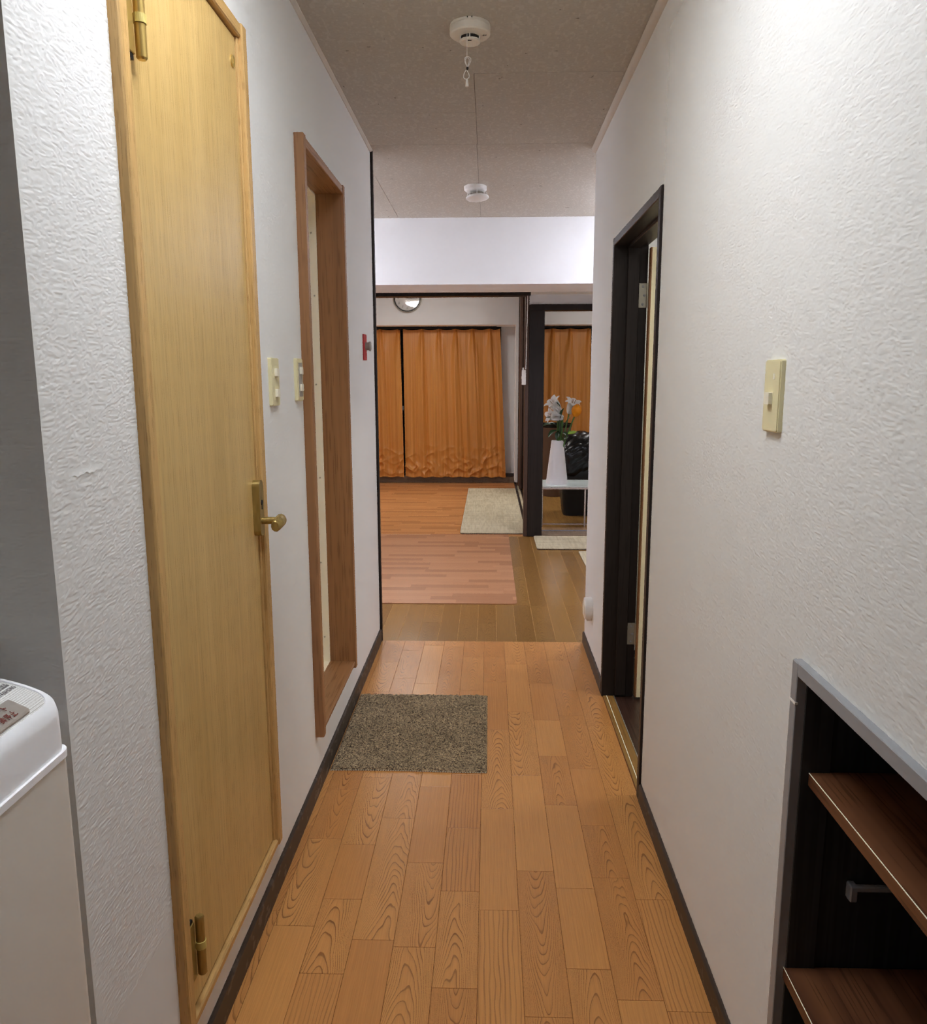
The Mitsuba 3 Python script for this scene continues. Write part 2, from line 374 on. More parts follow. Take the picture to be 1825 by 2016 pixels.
struct('wall_far', cat(bx(KX0, -1.9, FY, FY+.1, 0, ZC), bx(.145, .62, FY, FY+.1, 0, ZC), bx(-1.9, .145, FY, FY+.1, 1.96, ZC), bx(.62, 1.9, FY, FY+.1, 1.96, ZC), bx(1.9, KX1, FY, FY+.1, 0, ZC), bx(KX0, KX1, FY, FY+.1, 0, .085)),
       'wallpaper_far', 'white wall behind the orange curtains', 'wall')
struct('wall_far_beam', cat(bx(KX0, .352, 9.6, FY+.01, 1.957, ZC+.02), bx(.424, KX1, 9.6, FY+.01, 1.957, ZC+.02)), 'wallpaper_far', 'boxed white beam over the orange curtains', 'beam')
struct('wall_far_pillar', bx(.318, .352, 9.62, FY, .05, 1.957), 'wallpaper_far', 'narrow white pillar right of the orange curtains', 'pillar')
struct('wall_partition', bx(.335, .42, BW+.11, 9.2, 2.31, ZC+.02), 'wallpaper_far', 'wall over the sliding doors between the far rooms', 'wall')
struct('baseboard_far', cat(bx(KX0, .32, 9.945, FY, 0, .082, .003), bx(.44, KX1, 9.945, FY, 0, .082, .003)), 'weathered_wood', 'weathered dark wooden step under the orange curtains', 'baseboard')
struct('trim_5', bx(.15, .318, 9.935, 9.948, .082, .125, .003), 'dark_wood_across', 'dark strip at the foot of the wall right of the curtains', 'trim')
struct('wall_outer_back', bx(KX0, KX1, 10.9, 11.0, 0, ZC), 'night_dark', 'dark night outside the windows', 'wall')
# ceilings: boards with open joints
cl = struct('ceiling', bx(-2.5, 2.8, YN-.1, 10.3, ZC+.004, ZC+.09), 'ceiling_joint', 'beige ceiling of speckled boards', 'ceiling')
g = .0009
def board(x0, x1, y0, y1): part(cl, 'board', bx(x0+g, x1-g, y0+g, y1-g, ZC, ZC+.005, .0008), 'ceiling_board')
Lb = sbox(XL-.02, .8, XR+.02, 2.905).union(sbox(XL-.02, 2.8, -.057, 3.305)).buffer(-g, join_style=2)
part(cl, 'board', slab(Lb, ZC, ZC+.005), 'ceiling_board'); board(-.057, XR+.02, 2.905, 3.73)
board(XL-.02, -.057, 3.305, 3.73)
board(-1.9, XL-.02, YN, 1.0); board(XL-.02, XR+.02, YN, .8)
board(-.597, -.06, 3.73, 5.36); board(-.06, .86, 3.73, 5.36); board(.86, KX1, 3.73, 5.36); board(KX0, -.597, 3.73, 5.36)
board(KX0, KX1, 5.82, 6.52); board(KX0, .38, 6.58, 8.2); board(.38, KX1, 6.58, 8.2); board(KX0, .38, 8.2, 9.62); board(.38, KX1, 8.2, 9.62)
# trims along the ceiling
prof = Polygon([(0, -.001), (.018, -.001), (.021, -.006), (.020, -.014), (.014, -.021), (.005, -.024), (0, -.024)])
def ymould(poly, y0, y1, x, sgn, z):
    m = trimesh.creation.extrude_polygon(poly, y1-y0, engine='earcut')
    v = m.vertices.copy(); m.vertices = np.c_[x+sgn*v[:, 0], y0+v[:, 2], z+v[:, 1]]
    m.fix_normals(); return m
struct('trim_1', ymould(prof, .8, 3.80, XR, -1, ZC-.001), 'moulding_paint', 'rounded white moulding along the right ceiling edge', 'trim', 40)
struct('trim_2', ymould(Polygon([(0, 0), (.012, 0), (.012, -.006), (.004, -.012), (0, -.012)]), .95, YE, XL, 1, ZC), 'moulding_paint', 'thin pale moulding along the left ceiling edge', 'trim')
struct('trim_3', bx(XL-.03, XL+.011, YE-.004, YE+.022, 0, ZC, .002), 'dark_wood', 'dark upright strip closing the left hallway wall', 'trim')
# baseboards
def bb(y0, y1, x, sgn, h):
    return ymould(Polygon([(0, 0), (.0085, 0), (.0085, h-.006), (.005, h-.001), (0, h)]), y0, y1, x, sgn, 0)
struct('baseboard_left', bb(.947, YE+.002, XL, 1, .068), 'baseboard_vinyl', 'dark vinyl baseboard along the left wall', 'baseboard')
struct('baseboard_right', cat(bb(CB[1]+.002, D3[0]-.004, XR, -1, .058), bb(D3[1]+.004, YE+.012, XR, -1, .058)), 'baseboard_vinyl', 'dark vinyl baseboard along the right wall', 'baseboard')

# ---------------------------------------------------------------- hallway floor
fl = struct('floor', bx(-1.9, XR+.05, YN, 3.806, -.06, -.0012), 'plank_joint', 'wood-look floor of short staggered planks in the hallway', 'floor')
JO = {-5: [1.697, 2.064, 2.343, 2.75, 3.15, 3.5], -4: [1.544, 1.799, 2.038, 2.42, 2.80, 3.30, 3.66], -3: [1.654, 2.176, 2.6, 3.24, 3.74],
      -2: [1.633, 1.958, 2.366, 2.75, 3.02, 3.72], -1: [1.51, 1.839, 2.131, 2.449, 2.83, 3.17, 3.58], 0: [1.768, 2.238, 2.792, 3.268, 3.581],
      1: [1.437, 1.929, 2.448, 2.956, 3.489], 2: [1.575, 1.859, 2.265, 2.588, 2.882, 3.26, 3.66], 3: [1.488, 1.906, 2.154, 2.499, 2.924, 3.184, 3.544], 4: [1.82, 2.328, 2.836, 3.42]}
PLAIN = {(-4, 1.799), (2, 1.575), (3, 2.154), (1, 1.929), (0, 1.768), (2, 1.859), (-3, None), (-2, 1.958), (3, None), (-2, 2.366), (-5, None), (-3, 3.24), (1, 2.956), (2, 2.588), (0, 2.792), (3, 3.184), (-1, 2.83), (2, 2.882), (-3, 2.6)}
LINED = {(-1, 1.839), (-4, None), (4, None), (-1, 2.131), (0, None)}
pid = [0]
def plank(holder, x0, x1, y0, y1, z, bsdf, kind, gap=.0005):
    pid[0] += 1
    i = pid[0]+1000*kind
    m = bx(x0+gap, x1-gap, y0+gap, y1-gap, z-.004, z, .0006)
    v = m.vertices
    uv = np.c_[4*i+(v[:, 0]-x0)*10, v[:, 1]-y0]
    part(holder, 'plank', m, bsdf, uv=uv)
for k in range(-6, 5):
    x0, x1 = max(-.0225+.1005*k, XL), min(-.0225+.1005*(k+1), XR)
    js = JO.get(k, [1.2, 1.75, 2.13, 2.62, 3.05, 3.5])
    near = [js[0]-.36-.05*((k*7) % 4), js[0]-.85-.07*((k*5) % 3), js[0]-1.25]
    ys = sorted([y for y in near if y > .2]+js)+[3.806]
    ys = [.15]+ys if ys[0] > .3 else ys
    for a, b in zip(ys[:-1], ys[1:]):
        kk = (k, a if a in js else None)
        kind = 0 if kk in PLAIN else 2 if kk in LINED else 1
        plank(fl, x0, x1, a, b, 0., 'hall_plank', kind)
# kitchen floor
fk = struct('floor_kitchen', cat(bx(KX0, KX1, 3.806, BW+.02, -.06, -.0030)), 'kitchen_joint', 'glossy olive-brown wooden floor beyond the hallway', 'floor')
for k in range(-9, 14):
    x0 = -.06+.1015*k
    off = 1.81*(((k*37) % 7)/7.)
    ys = [3.806]+[y for y in (4.455, ) ]+[y for y in (4.455+.35+off*.6, 4.455+.35+off*.6+1.0) if y < 6.4]+[BW]
    if k % 3 == 0: ys = [3.806, 4.12, 4.455]+ys[2:]
    for a, b in zip(ys[:-1], ys[1:]): plank(fk, x0, x0+.1015, a, b, -.002, 'kitchen_plank', 1 if (k*13+int(a*10)) % 3 else 0, .0008)
for x0, x1 in ((KX0, -.06-.1015*9), (-.06+.1015*14, KX1)):
    plank(fk, x0, x1, 3.806, BW, -.002, 'kitchen_plank', 0)
struct('floor_living', bx(KX0, .335, BW+.02, FY, -.06, 0), 'living_strip', 'orange-brown strip floor in the room with curtains', 'floor')
struct('floor_right_room', bx(.335, KX1, BW+.02, FY, -.06, 0), 'olive_wood', 'brown wooden floor in the room with the vase table', 'floor')
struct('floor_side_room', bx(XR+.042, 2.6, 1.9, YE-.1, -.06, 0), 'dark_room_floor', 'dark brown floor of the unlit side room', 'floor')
struct('wall_side_room', cat(bx(2.6, 2.7, 1.8, YE-.1, 0, ZC), bx(X1, 2.6, 1.8, 1.9, 0, ZC)), 'wallpaper_far', 'walls of the unlit side room', 'wall')

# ---------------------------------------------------------------- oak door in the left wall
y0, y1, z0, z1 = D1
FP = XL+.018
dk = thing('door_1', 'light oak door with brass lever in the left wall', 'door', kind='structure')
fw = .030
fr = part(dk, 'frame', cat(bx(XL-.1, FP, y0, y0+fw, z0, z1, .003), bx(XL-.1, FP, y1-fw, y1, z0, z1, .003)), 'oak_frame')
part(dk, 'frame_rail', cat(bx(XL-.1, FP-.003, y0+fw, y1-fw, z1-fw, z1-.002, .003), bx(XL-.1, FP-.003, y0+fw, y1-fw, z0, z0+.018, .003)), 'oak_frame_across')
part(dk, 'stop', cat(bx(XL-.03, FP-.009, y0+fw, y0+fw+.016, z0+.018, z1-fw, .002), bx(XL-.03, FP-.010, y1-fw-.008, y1-fw, z0+.018, z1-fw, .002)), 'oak_frame')
pn = part(dk, 'panel', bx(XL-.032, XL+.004, y0+fw+.018, y1-fw-.011, z0+.021, z1-fw-.003, .0025), 'oak_panel')
part(dk, 'edge_shadow_gap', bx(XL-.06, XL-.034, y0+fw, y1-fw, z0+.018, z1-fw), 'dark_wood')
def hinge(zc, up):
    h = .112; m = 'satin_gold' if zc > 1 else 'antique_brass'
    yb = y0+fw+.004
    k = part(dk, 'hinge', bx(XL+.004, FP-.004, yb, yb+.022, zc-h/2, zc+h/2, .001), m)
    part(k, 'hinge_recess', bx(XL+.004, FP-.006, yb, yb+.019, zc-h/2-.009, zc-h/2) if up else bx(XL+.004, FP-.006, yb, yb+.019, zc+h/2, zc+h/2+.006), 'black_plastic')
    yc = 1.276; xc = XL+.0195; r = .0085
    a0, a1, b0, b1 = (.002, .046, .060, h) if up else (.002, .050, .066, h)
    part(k, 'lower_knuckle', lathe([(0, -.004), (r*.7, -.004), (r, -.001), (r, a1), (0, a1)], (xc, yc, zc-h/2), n=24), m, 40)
    part(k, 'upper_knuckle', lathe([(0, b0), (r, b0), (r, b1+.001), (r*.7, b1+.005), (0, b1+.005)], (xc, yc, zc-h/2), n=24), m, 40)
    part(k, 'collar', lathe([(0, a1+.001), (r*1.17, a1+.001), (r*1.17, b0), (0, b0)], (xc, yc, zc-h/2), n=24), 'gold_plastic', 40)
hinge(1.862, True); hinge(.284, False)
# lever handle
hk = part(dk, 'handle', on_wall(slab(rrect(1.768, 1.800, .957, 1.089, .0155, 8), .004, .021), 1), 'antique_brass', 30, label='antique brass lever handle on an upright plate')
hc = np.array([XL+.02, 1.784, .993])
neck = rod(hc, hc+[.050, 0, 0], .0085, 20)
lever = []
for t in np.linspace(0, 1, 24):
    c = hc+np.array([.048+.008*math.sin(t*2.6), .004-.085*t, .001+.008*math.sin(t*math.pi)])
    a = np.arange(16)*2*math.pi/16
    tw = .5*math.sin(t*3.0)
    ry, rz = .0085+.001*math.sin(t*3), (.0105+.004*math.sin(t*2.2))*(1 if t < .97 else .8)
    lever.append(c+np.c_[ry*np.cos(a)*math.cos(tw)-rz*np.sin(a)*math.sin(tw), 0*a, ry*np.cos(a)*math.sin(tw)+rz*np.sin(a)*math.cos(tw)])
V = np.vstack(lever+[lever[0].mean(0), lever[-1].mean(0)]); F = []
for k in range(23):
    for j in range(16):
        j2 = (j+1) % 16; F += [(k*16+j, k*16+j2, k*16+16+j2), (k*16+j, k*16+16+j2, k*16+16+j)]
for j in range(16):
    F += [(24*16, (j+1) % 16, j), (24*16+1, 23*16+j, 23*16+(j+1) % 16)]
lv = trimesh.Trimesh(V, F, process=False); lv.fix_normals()
part(hk, 'lever', cat(neck, lv), 'antique_brass', 40)
part(hk, 'keyhole', on_wall(cat(lathe([(0, 0), (.006, 0), (.006, .0015), (0, .0015)], (1.784, 1.036, .021), (0, 0, 1), 20), slab(sbox(1.7825, 1.020, 1.7855, 1.036), .021, .0222)), 1), 'black_plastic')
part(dk, 'strike_plate', bx(FP-.0125, FP-.0095, y1-fw-.009, y1-fw-.001, .968, 1.050, .001), 'steel')
part(dk, 'latch', bx(XL+.002, XL+.012, y1-fw-.016, y1-fw-.011, .972, 1.046, .001), 'antique_brass')
part(dk, 'lock_bolt', on_wall(cat(lathe([(.004, .004), (.0125, .004), (.0125, .0065), (.010, .008), (.0075, .0062), (.004, .0062)], (1.776, 1.986, 0), (0, 0, 1), 28), slab(sbox(1.7745, 1.981, 1.7775, 1.991), .004, .0072)), 1), 'satin_gold', 40, label='small round emergency lock')

# ---------------------------------------------------------------- brown framed opening in the left wall
y0, y1, z0, z1 = D2
FP = XL+.028; JX = XL-.075
dk = thing('door_2', 'brown wooden frame around a boarded-up opening in the left wall', 'doorway', kind='structure')
fw = .030
part(dk, 'frame', bx(JX, FP, y0, y0+fw, z0, z1, .002), 'brown_wood')
part(dk, 'frame', bx(JX, FP, y1-fw, y1, z0, z1, .002), 'brown_wood')
part(dk, 'frame_rail', bx(JX, FP-.002, y0+fw, y1-fw, z1-fw-.001, z1-.004, .002), 'brown_wood_across')
part(dk, 'sill', bx(JX, FP-.003, y0+fw, y1-fw, z0+.016, z0+.03, .002), 'brown_wood_across')
bk = part(dk, 'backing', cat(bx(-1.25, -1.2, y0-.1, y1+.1, 0, z1+.1), bx(-1.22, JX+.001, y1-fw-.004, y1+.02, z0, z1), bx(-1.22, JX+.001, y0-.02, y0+fw-.01, z0, z1), bx(-1.22, JX+.001, y0, y1, z0, z0+.028), bx(-1.22, JX+.001, y0, y1, z1-fw-.006, z1)), 'cream_board', label='cream boards lining the opening')
for zz, xx in ((.32, -.645), (.62, -.65), (.95, -.642), (1.3, -.645), (1.62, -.64), (1.84, -.645)):
    part(bk, 'nail', lathe([(0, 0), (.0035, 0), (.003, .0012), (0, .0015)], (xx, y1-fw-.004, zz), (0, -1, 0), 12), 'steel')

# ---------------------------------------------------------------- dark door frame in the right wall
y0, y1, z0, z1 = D3
dk = thing('door_3', 'black-brown door frame with its cream door swung open into a dark room', 'door', kind='structure')
FP = XR-.008; JX = XR+.123
fw = .030
part(dk, 'frame', bx(FP, JX, y0, y0+fw, z0, z1, .002), 'dark_wood')
part(dk, 'frame', bx(FP, JX, y1-fw, y1, z0, z1, .002), 'dark_wood')
part(dk, 'frame_rail', bx(FP, JX, y0+fw-.001, y1-fw+.001, z1-fw, z1-.001, .002), 'dark_wood_across')
part(dk, 'stop', cat(bx(XR+.045, XR+.09, y1-fw-.012, y1-fw+.001, .01, z1-fw, .002), bx(XR+.045, XR+.09, y0+fw-.001, y0+fw+.012, .01, z1-fw, .002)), 'dark_wood')
part(dk, 'stop_rail', bx(XR+.045, XR+.09, y0+fw, y1-fw, z1-fw-.012, z1-fw+.001, .002), 'dark_wood_across')
part(dk, 'sill', bx(XR-.001, XR+.012, y0+fw, y1-fw, -.004, .004, .001), 'olive_wood')
part(dk, 'sill_strip', bx(XR+.012, XR+.0145, y0+fw, y1-fw, -.004, .0052), 'cream_board')
part(dk, 'sill', bx(XR+.0145, XR+.042, y0+fw, y1-fw, -.004, .004, .001), 'olive_wood')
part(dk, 'sill_edge', bx(XR+.042, XR+.0455, y0+fw, y1-fw, -.004, .006, .001), 'steel')
jy = y1-fw
lf = part(dk, 'leaf', bx(JX+.007, JX+.74, jy-.036, jy-.001, .012, z1-fw-.012, .001), 'door_cream', label='cream painted door leaf')
part(lf, 'edge_band', bx(JX+.003, JX+.0072, jy-.0365, jy-.0005, .012, z1-fw-.012, .0005), 'brown_wood')
for zc in (1.634, .276):
    k = part(dk, 'hinge', bx(JX-.034, JX-.001, jy-.0025, jy+.001, zc-.046, zc+.046, .0008), 'steel')
    for dz in (-.033, 0, .033):
        part(k, 'screw', lathe([(0, 0), (.005, 0), (.004, .0012), (.0015, .0012), (0, .0004)], (JX-.017+(.006 if dz == 0 else 0), jy-.0025, zc+dz), (0, -1, 0), 14), 'grey_aluminium')
    part(k, 'knuckle', rod((JX+.001, jy-.006, zc-.046), (JX+.001, jy-.006, zc+.046), .005), 'steel', 40)

# ---------------------------------------------------------------- the shoe cabinet let into the right wall
y0, y1, z0, z1 = CB
FP = XR-.014; CX = XR+.33
cb = thing('shoe_cabinet', 'black built-in shoe cabinet with grey frame and walnut shelves in the right wall', 'cabinet')
t_ = .021
part(cb, 'frame', bx(FP, XR+.02, y1-t_, y1, z0, z1, .0012), 'grey_aluminium')
part(cb, 'frame', bx(FP, XR+.02, y0, y0+t_, z0, z1, .0012), 'grey_aluminium')
part(cb, 'frame', bx(FP+.0005, XR+.02, y0, y1, z1-t_, z1+.0006, .0012), 'grey_aluminium')
part(cb, 'frame_joint', bx(FP-.0006, FP+.004, y1-t_-.0006, y1+.0006, z1-.066, z1-.062), 'white_plastic')
part(cb, 'side_panel', bx(XR+.02, CX, y1-t_+.004, y1+.004, 0, z1, .001), 'black_board')
part(cb, 'side_panel', bx(XR+.02, CX, y0-.004, y0+t_-.004, 0, z1, .001), 'black_board')
part(cb, 'side_batten', bx(XR+.001, XR+.047, y1-t_-.002, y1-t_+.006, .02, z1-t_, .001), 'black_board')
part(cb, 'back_panel', bx(CX-.006, CX, y0, y1, 0, z1), 'black_board')
part(cb, 'top_panel', bx(XR+.018, CX, y0, y1, z1-.02, z1), 'black_board')
part(cb, 'bottom_panel', bx(XR+.0, CX, y0, y1, 0, .04), 'black_board')
for zs, xf in ((.716, .014), (.375, -.002)):
    s = part(cb, 'shelf', bx(XR+xf, CX-.01, y0+t_, y1-t_+.001, zs-.021, zs, .0006), 'walnut')
    part(s, 'edge_line', bx(XR+xf-.0004, XR+xf+.0008, y0+t_, y1-t_, zs-.0006, zs+.0003), 'cream_board')
hx, hz = .572, .517
part(cb, 'handle', cat(bx(hx, hx+.012, 1.130, y1-t_+.006, hz-.016, hz+.012, .002), bx(hx, hx+.10, 1.130, 1.139, hz+.002, hz+.012, .002), bx(hx+.088, hx+.10, 1.130, y1-t_+.006, hz-.016, hz+.012, .003)), 'grey_aluminium', label='grey pull handle')

# ---------------------------------------------------------------- switches
def switch(side, yc, zc, rockers, label):
    k = thing('light_switch', label, 'light switch')
    hw, hh = .0355, .060
    pl = slab(rrect(yc-hw, yc+hw, zc-hh, zc+hh, .004), 0, .0075)
    fc = slab(rrect(yc-hw+.002, yc+hw-.002, zc-hh+.002, zc+hh-.002, .0035), .0075, .0095)
    part(k, 'plate', on_wall(cat(pl, fc), side), 'cream_plastic')
    for dz in rockers:
        z = zc+dz
        part(k, 'rocker', on_wall(slab(rrect(yc-.009, yc+.011, z-.010, z+.010, .001), .008, .0165), side), 'ivory_plastic')
        part(k, 'rocker_slot', on_wall(slab(sbox(yc-.011, z-.0145, yc+.013, z+.012), .0093, .0099), side), 'cream_plastic')
    return k
s1 = switch(1, 1.993, 1.313, (.024, -.028), 'cream double switch plate just right of the oak door')
s2 = switch(1, 2.254, 1.318, (.026, -.022), 'cream double switch plate beside the brown wooden frame')
part(s2, 'inset', on_wall(slab(sbox(2.237, 1.270, 2.277, 1.366), .0095, .0105), 1), 'grey_plastic')
s3 = switch(-1, 1.342, 1.290, (-.004,), 'single cream switch plate alone on the right wall')
part(s3, 'pilot_window', on_wall(slab(sbox(1.328, 1.318, 1.335, 1.327), .0095, .0103), -1), 'ivory_plastic')

# ---------------------------------------------------------------- smoke detectors
sd = thing('smoke_detector', 'warm white smoke detector with a hanging pull cord on the hallway ceiling', 'smoke detector')
c = (-.061, 2.532, ZC)
part(sd, 'base', lathe([(0, 0), (.0595, 0), (.0605, -.002), (.0605, -.008), (.0590, -.0085), (.0590, -.0100), (.0610, -.0105), (.0605, -.026), (.057, -.0295), (.034, -.033), (0, -.033)], c, n=64), 'warm_white_plastic', 35)
part(sd, 'mesh_ring', lathe([(0, -.032), (.0275, -.032), (.0275, -.0425), (0, -.0425)], c, n=48), 'black_plastic', 35)
part(sd, 'cap', lathe([(0, -.0425), (.0305, -.0425), (.0312, -.044), (.0308, -.0475), (.029, -.049), (0, -.0505)], c, n=48), 'warm_white_plastic', 35)
for a in (-90, -18, 54, 126, 198):
    ar = math.radians(a)
    p0 = np.array(c)+[.0295*math.cos(ar), .0295*math.sin(ar), -.032]
    part(sd, 'rib', rod(p0, p0+[0, 0, -.013], .0017, 8), 'white_plastic')
part(sd, 'indicator', bx(c[0]-.006, c[0]+.005, c[1]-.0225, c[1]-.0195, ZC-.0512, ZC-.0495), 'black_plastic')
for i in range(4):
    part(sd, 'sound_slot', bx(c[0]+.037+.0035*i, c[0]+.0385+.0035*i, c[1]-.012, c[1]-.007, ZC-.0335, ZC-.0312), 'black_plastic')
for dx in (-.006, .007):
    part(sd, 'notch', bx(c[0]+dx-.0012, c[0]+dx+.0012, c[1]-.0612, c[1]-.058, ZC-.004, ZC), 'black_plastic')
px, py = -.069, 2.50
ck = part(sd, 'pull_cord', rod((px, py, ZC-.030), (px, py, 2.262), .0008, 8), 'white_plastic')
def loop(cx, cz, w_, h_, flip):
    t = np.linspace(0, 2*math.pi, 40, endpoint=False)
    zz = np.cos(t); xx = np.sin(t)*(1+.55*zz*flip)*.8
    return tube(np.c_[cx+w_*xx, py+.002*np.sin(2*t), cz+h_*zz], .0010, 8, closed=True)
part(ck, 'loop', cat(loop(px+.002, 2.2455, .0105, .014, 1), loop(px+.001, 2.2445, .006, .012, 1), loop(px-.002, 2.2105, .0095, .0125, -1)), 'white_plastic', True)
part(ck, 'tie', rod((px+.0005, py, 2.224), (px+.0015, py, 2.231), .0032, 12), 'black_plastic', 40)
part(ck, 'toggle', lathe([(0, 0), (.0052, 0), (.0046, .006), (.003, .018), (.0014, .0205), (0, .021)], (px-.0005, py, 2.1775), n=20), 'white_plastic', 40)
s2d = thing('smoke_detector', 'white smoke detector with a tilted lower disc on the kitchen ceiling', 'smoke detector')
c = (-.080, 4.50, ZC)
part(s2d, 'base', lathe([(0, 0), (.058, 0), (.062, -.003), (.062, -.020), (.054, -.028), (.040, -.034), (0, -.034)], c, n=48), 'white_plastic', 35)
ax = np.array([.06, -.05, -1.]); ax /= np.linalg.norm(ax)
o = np.array([-.071, 4.498, ZC-.030])
part(s2d, 'mesh_ring', lathe([(0, 0), (.034, 0), (.034, .012), (.050, .014), (.050, .024), (0, .024)], o, ax, 48), 'grey_plastic', 35)
part(s2d, 'disc', lathe([(0, .026), (.058, .024), (.0625, .028), (.0625, .034), (.056, .040), (.03, .044), (0, .045)], o, ax, 48), 'white_plastic', 35)
for a in np.arange(8)*math.pi/4:
    M = frame_to(ax)
    r_ = M[:3, 0]*math.cos(a)+M[:3, 1]*math.sin(a)
    part(s2d, 'rib', rod(o+r_*.050+ax*.004, o+r_*.057+ax*.027, .0022, 8), 'white_plastic')

# ---------------------------------------------------------------- small things on the walls
rk = thing('alarm_button', 'red plate with round grey knob near the far end of the left wall', 'wall button')
part(rk, 'plate', on_wall(slab(rrect(3.452, 3.530, 1.402, 1.513, .003), 0, .006), 1), 'red_plastic')
part(rk, 'knob', lathe([(0, 0), (.017, 0), (.017, .014), (.021, .016), (.021, .021), (.018, .0235), (0, .0235)], (XL+.006, 3.500, 1.462), (1, 0, 0), 32), 'grey_plastic', 35)
nk = thing('night_light', 'round white plug-in light low on the right wall beyond the dark door', 'night light')
c = (XR, 3.545, .258)
part(nk, 'body', lathe([(0, 0), (.050, 0), (.0515, .003), (.0515, .030), (.049, .0345), (.045, .036), (0, .036)], c, (-1, 0, 0), 48), 'white_plastic', 35)
part(nk, 'lens', lathe([(0, .0355), (.038, .0355), (.036, .039), (.02, .0405), (0, .041)], c, (-1, 0, 0), 40), 'ivory_plastic', 35)
part(nk, 'foot', bx(XR-.026, XR, 3.53, 3.56, .199, .210, .002), 'white_plastic')

# ---------------------------------------------------------------- washing machine
wm = thing('washing_machine', 'white top-loading washing machine in the alcove at the left edge', 'washing machine')
WX0, WX1, WY0, WY1 = -1.06, -.5285, .35, .906
body = rrect(WX0, WX1, WY0, WY1, .018, 10)
part(wm, 'body', slab(body, .06, .856), 'washer_body', 40)
part(wm, 'base', slab(rrect(WX0+.01, WX1-.01, WY0+.01, WY1-.01, .04, 8), .012, .061), 'grey_plastic', 40)
for i, (x, y) in enumerate(((WX0+.06, WY0+.06), (WX0+.06, WY1-.06), (WX1-.06, WY0+.06), (WX1-.06, WY1-.06))):
    part(wm, 'foot', lathe([(0, 0), (.022, 0), (.022, .013), (0, .013)], (x, y, 0), n=16), 'black_plastic')
part(wm, 'lip', slab(rrect(WX0-.002, WX1+.002, WY0-.002, WY1+.002, .020, 10), .856, .865), 'washer_lid', 40)
def ring(x0, x1, y0, y1, r, z, n=10): 
    p = np.array(rrect(x0, x1, y0, y1, r, n).exterior.coords)[:-1]
    return np.c_[p, np.full(len(p), z)]
def loft(rings, cap=True):
    N = len(rings[0]); V = np.vstack(rings); F = []
    for k in range(len(rings)-1):
        for j in range(N):
            j2 = (j+1) % N; F += [(k*N+j, k*N+j2, k*N+N+j2), (k*N+j, k*N+N+j2, k*N+N+j)]
    if cap:
        V = np.vstack([V, rings[-1].mean(0)]); c_ = len(V)-1; b_ = (len(rings)-1)*N
        for j in range(N): F.append((b_+j, b_+(j+1) % N, c_))
    m = trimesh.Trimesh(V, F, process=False); m.fix_normals(); return m
e = .0
def tilt(x): return np.interp(WX1-np.asarray(x), [0, .004, .010, .018, .028, .042, .056, .074, .12, .2, .55], [0, .007, .0145, .021, .0265, .032, .0365, .041, .05, .06, .06])
base = rrect(WX0, WX1, WY0, WY1, .020, 10).segmentize(.006)
bp = np.array(base.exterior.coords)[:-1]
mid, half = np.array([(WX0+WX1)/2, (WY0+WY1)/2]), np.array([(WX1-WX0)/2, (WY1-WY0)/2])
R = []
for dz, ins, k_ in ((.865, .0015, 0), (.905, .002, 1), (.911, .0035, 1), (.9135, .007, 1), (.9135, .0115, 1), (.911, .0135, 1)):
    p_ = mid+(bp-mid)*(half-ins)/half
    R.append(np.c_[p_, dz+k_*tilt(p_[:, 0])])
part(wm, 'lid_rim', loft(R, False), 'washer_lid', 40)
inner = rrect(WX0+.0130, WX1-.0130, WY0+.0130, WY1-.0130, .016, 10)
cuts = [WX1-v_ for v_ in (.0, .018, .023, .028, .035, .042, .049, .056, .065, .074, .097, .12, .16, .2)]+[WX0]
bands = [inner.intersection(sbox(b_, -5, a_, 5)) for a_, b_ in zip(cuts[:-1], cuts[1:])]
pm = cat(*[slab(p_, 0, .002) for p_ in bands if p_.area > 1e-7])
pm.vertices[:, 2] += .9105+tilt(pm.vertices[:, 0])
pm.merge_vertices()
part(wm, 'control_panel', pm, 'washer_panel', 35)
ZT = .9126
def flat_text(m, x, y, z):
    """lettering reading along +Y with its top towards -X"""
    v = m.vertices.copy()
    xx = x-v[:, 1]
    m.vertices = np.c_[xx, y+v[:, 0], z+v[:, 2]+tilt(xx)]
    return m
part(wm, 'lettering', flat_text(meshkit.text_mesh('5.5', .017, .0006), -.606, .846, ZT), 'print_grey', label='5.5 printed in grey')
part(wm, 'lettering', flat_text(meshkit.text_mesh('HIGH SPEED', .0050, .0005), -.590, .848, ZT), 'print_grey')
part(wm, 'lettering', cat(flat_text(meshkit.text_mesh('WASHING', .0050, .0005), -.580, .856, ZT), flat_text(bx(0, .042, 0, .0010, 0, .0005), -.5885, .847, ZT)), 'print_grey')
def strokes(segs, x, y, s, z, wd=.09):
    out = []
    for (a, b, c_, d_) in segs:
        p, q = np.array([a, b])*s, np.array([c_, d_])*s
        L = np.linalg.norm(q-p)
        if L < 1e-6: continue
        m = trimesh.creation.box(extents=[L+wd*s*.6, wd*s, .0006])
        m.apply_transform(trimesh.transformations.rotation_matrix(math.atan2(q[1]-p[1], q[0]-p[0]), [0, 0, 1]))
        m.apply_translation([*(p+q)/2, .0003]); out.append(m)
    return flat_text(cat(*out), x, y, z)
SU = [(.1, .85, .85, .85), (.85, .85, .1, .05), (.5, .45, .9, .05)]
TA = [(.4, .95, .1, .5), (.3, .8, .85, .8), (.85, .8, .3, .05), (.35, .6, .65, .35)]
BAR = [(.1, .5, .9, .5)]
TO = [(.35, .95, .35, .05), (.35, .6, .75, .4)]
ICHI = [(.1, .5, .9, .5)]
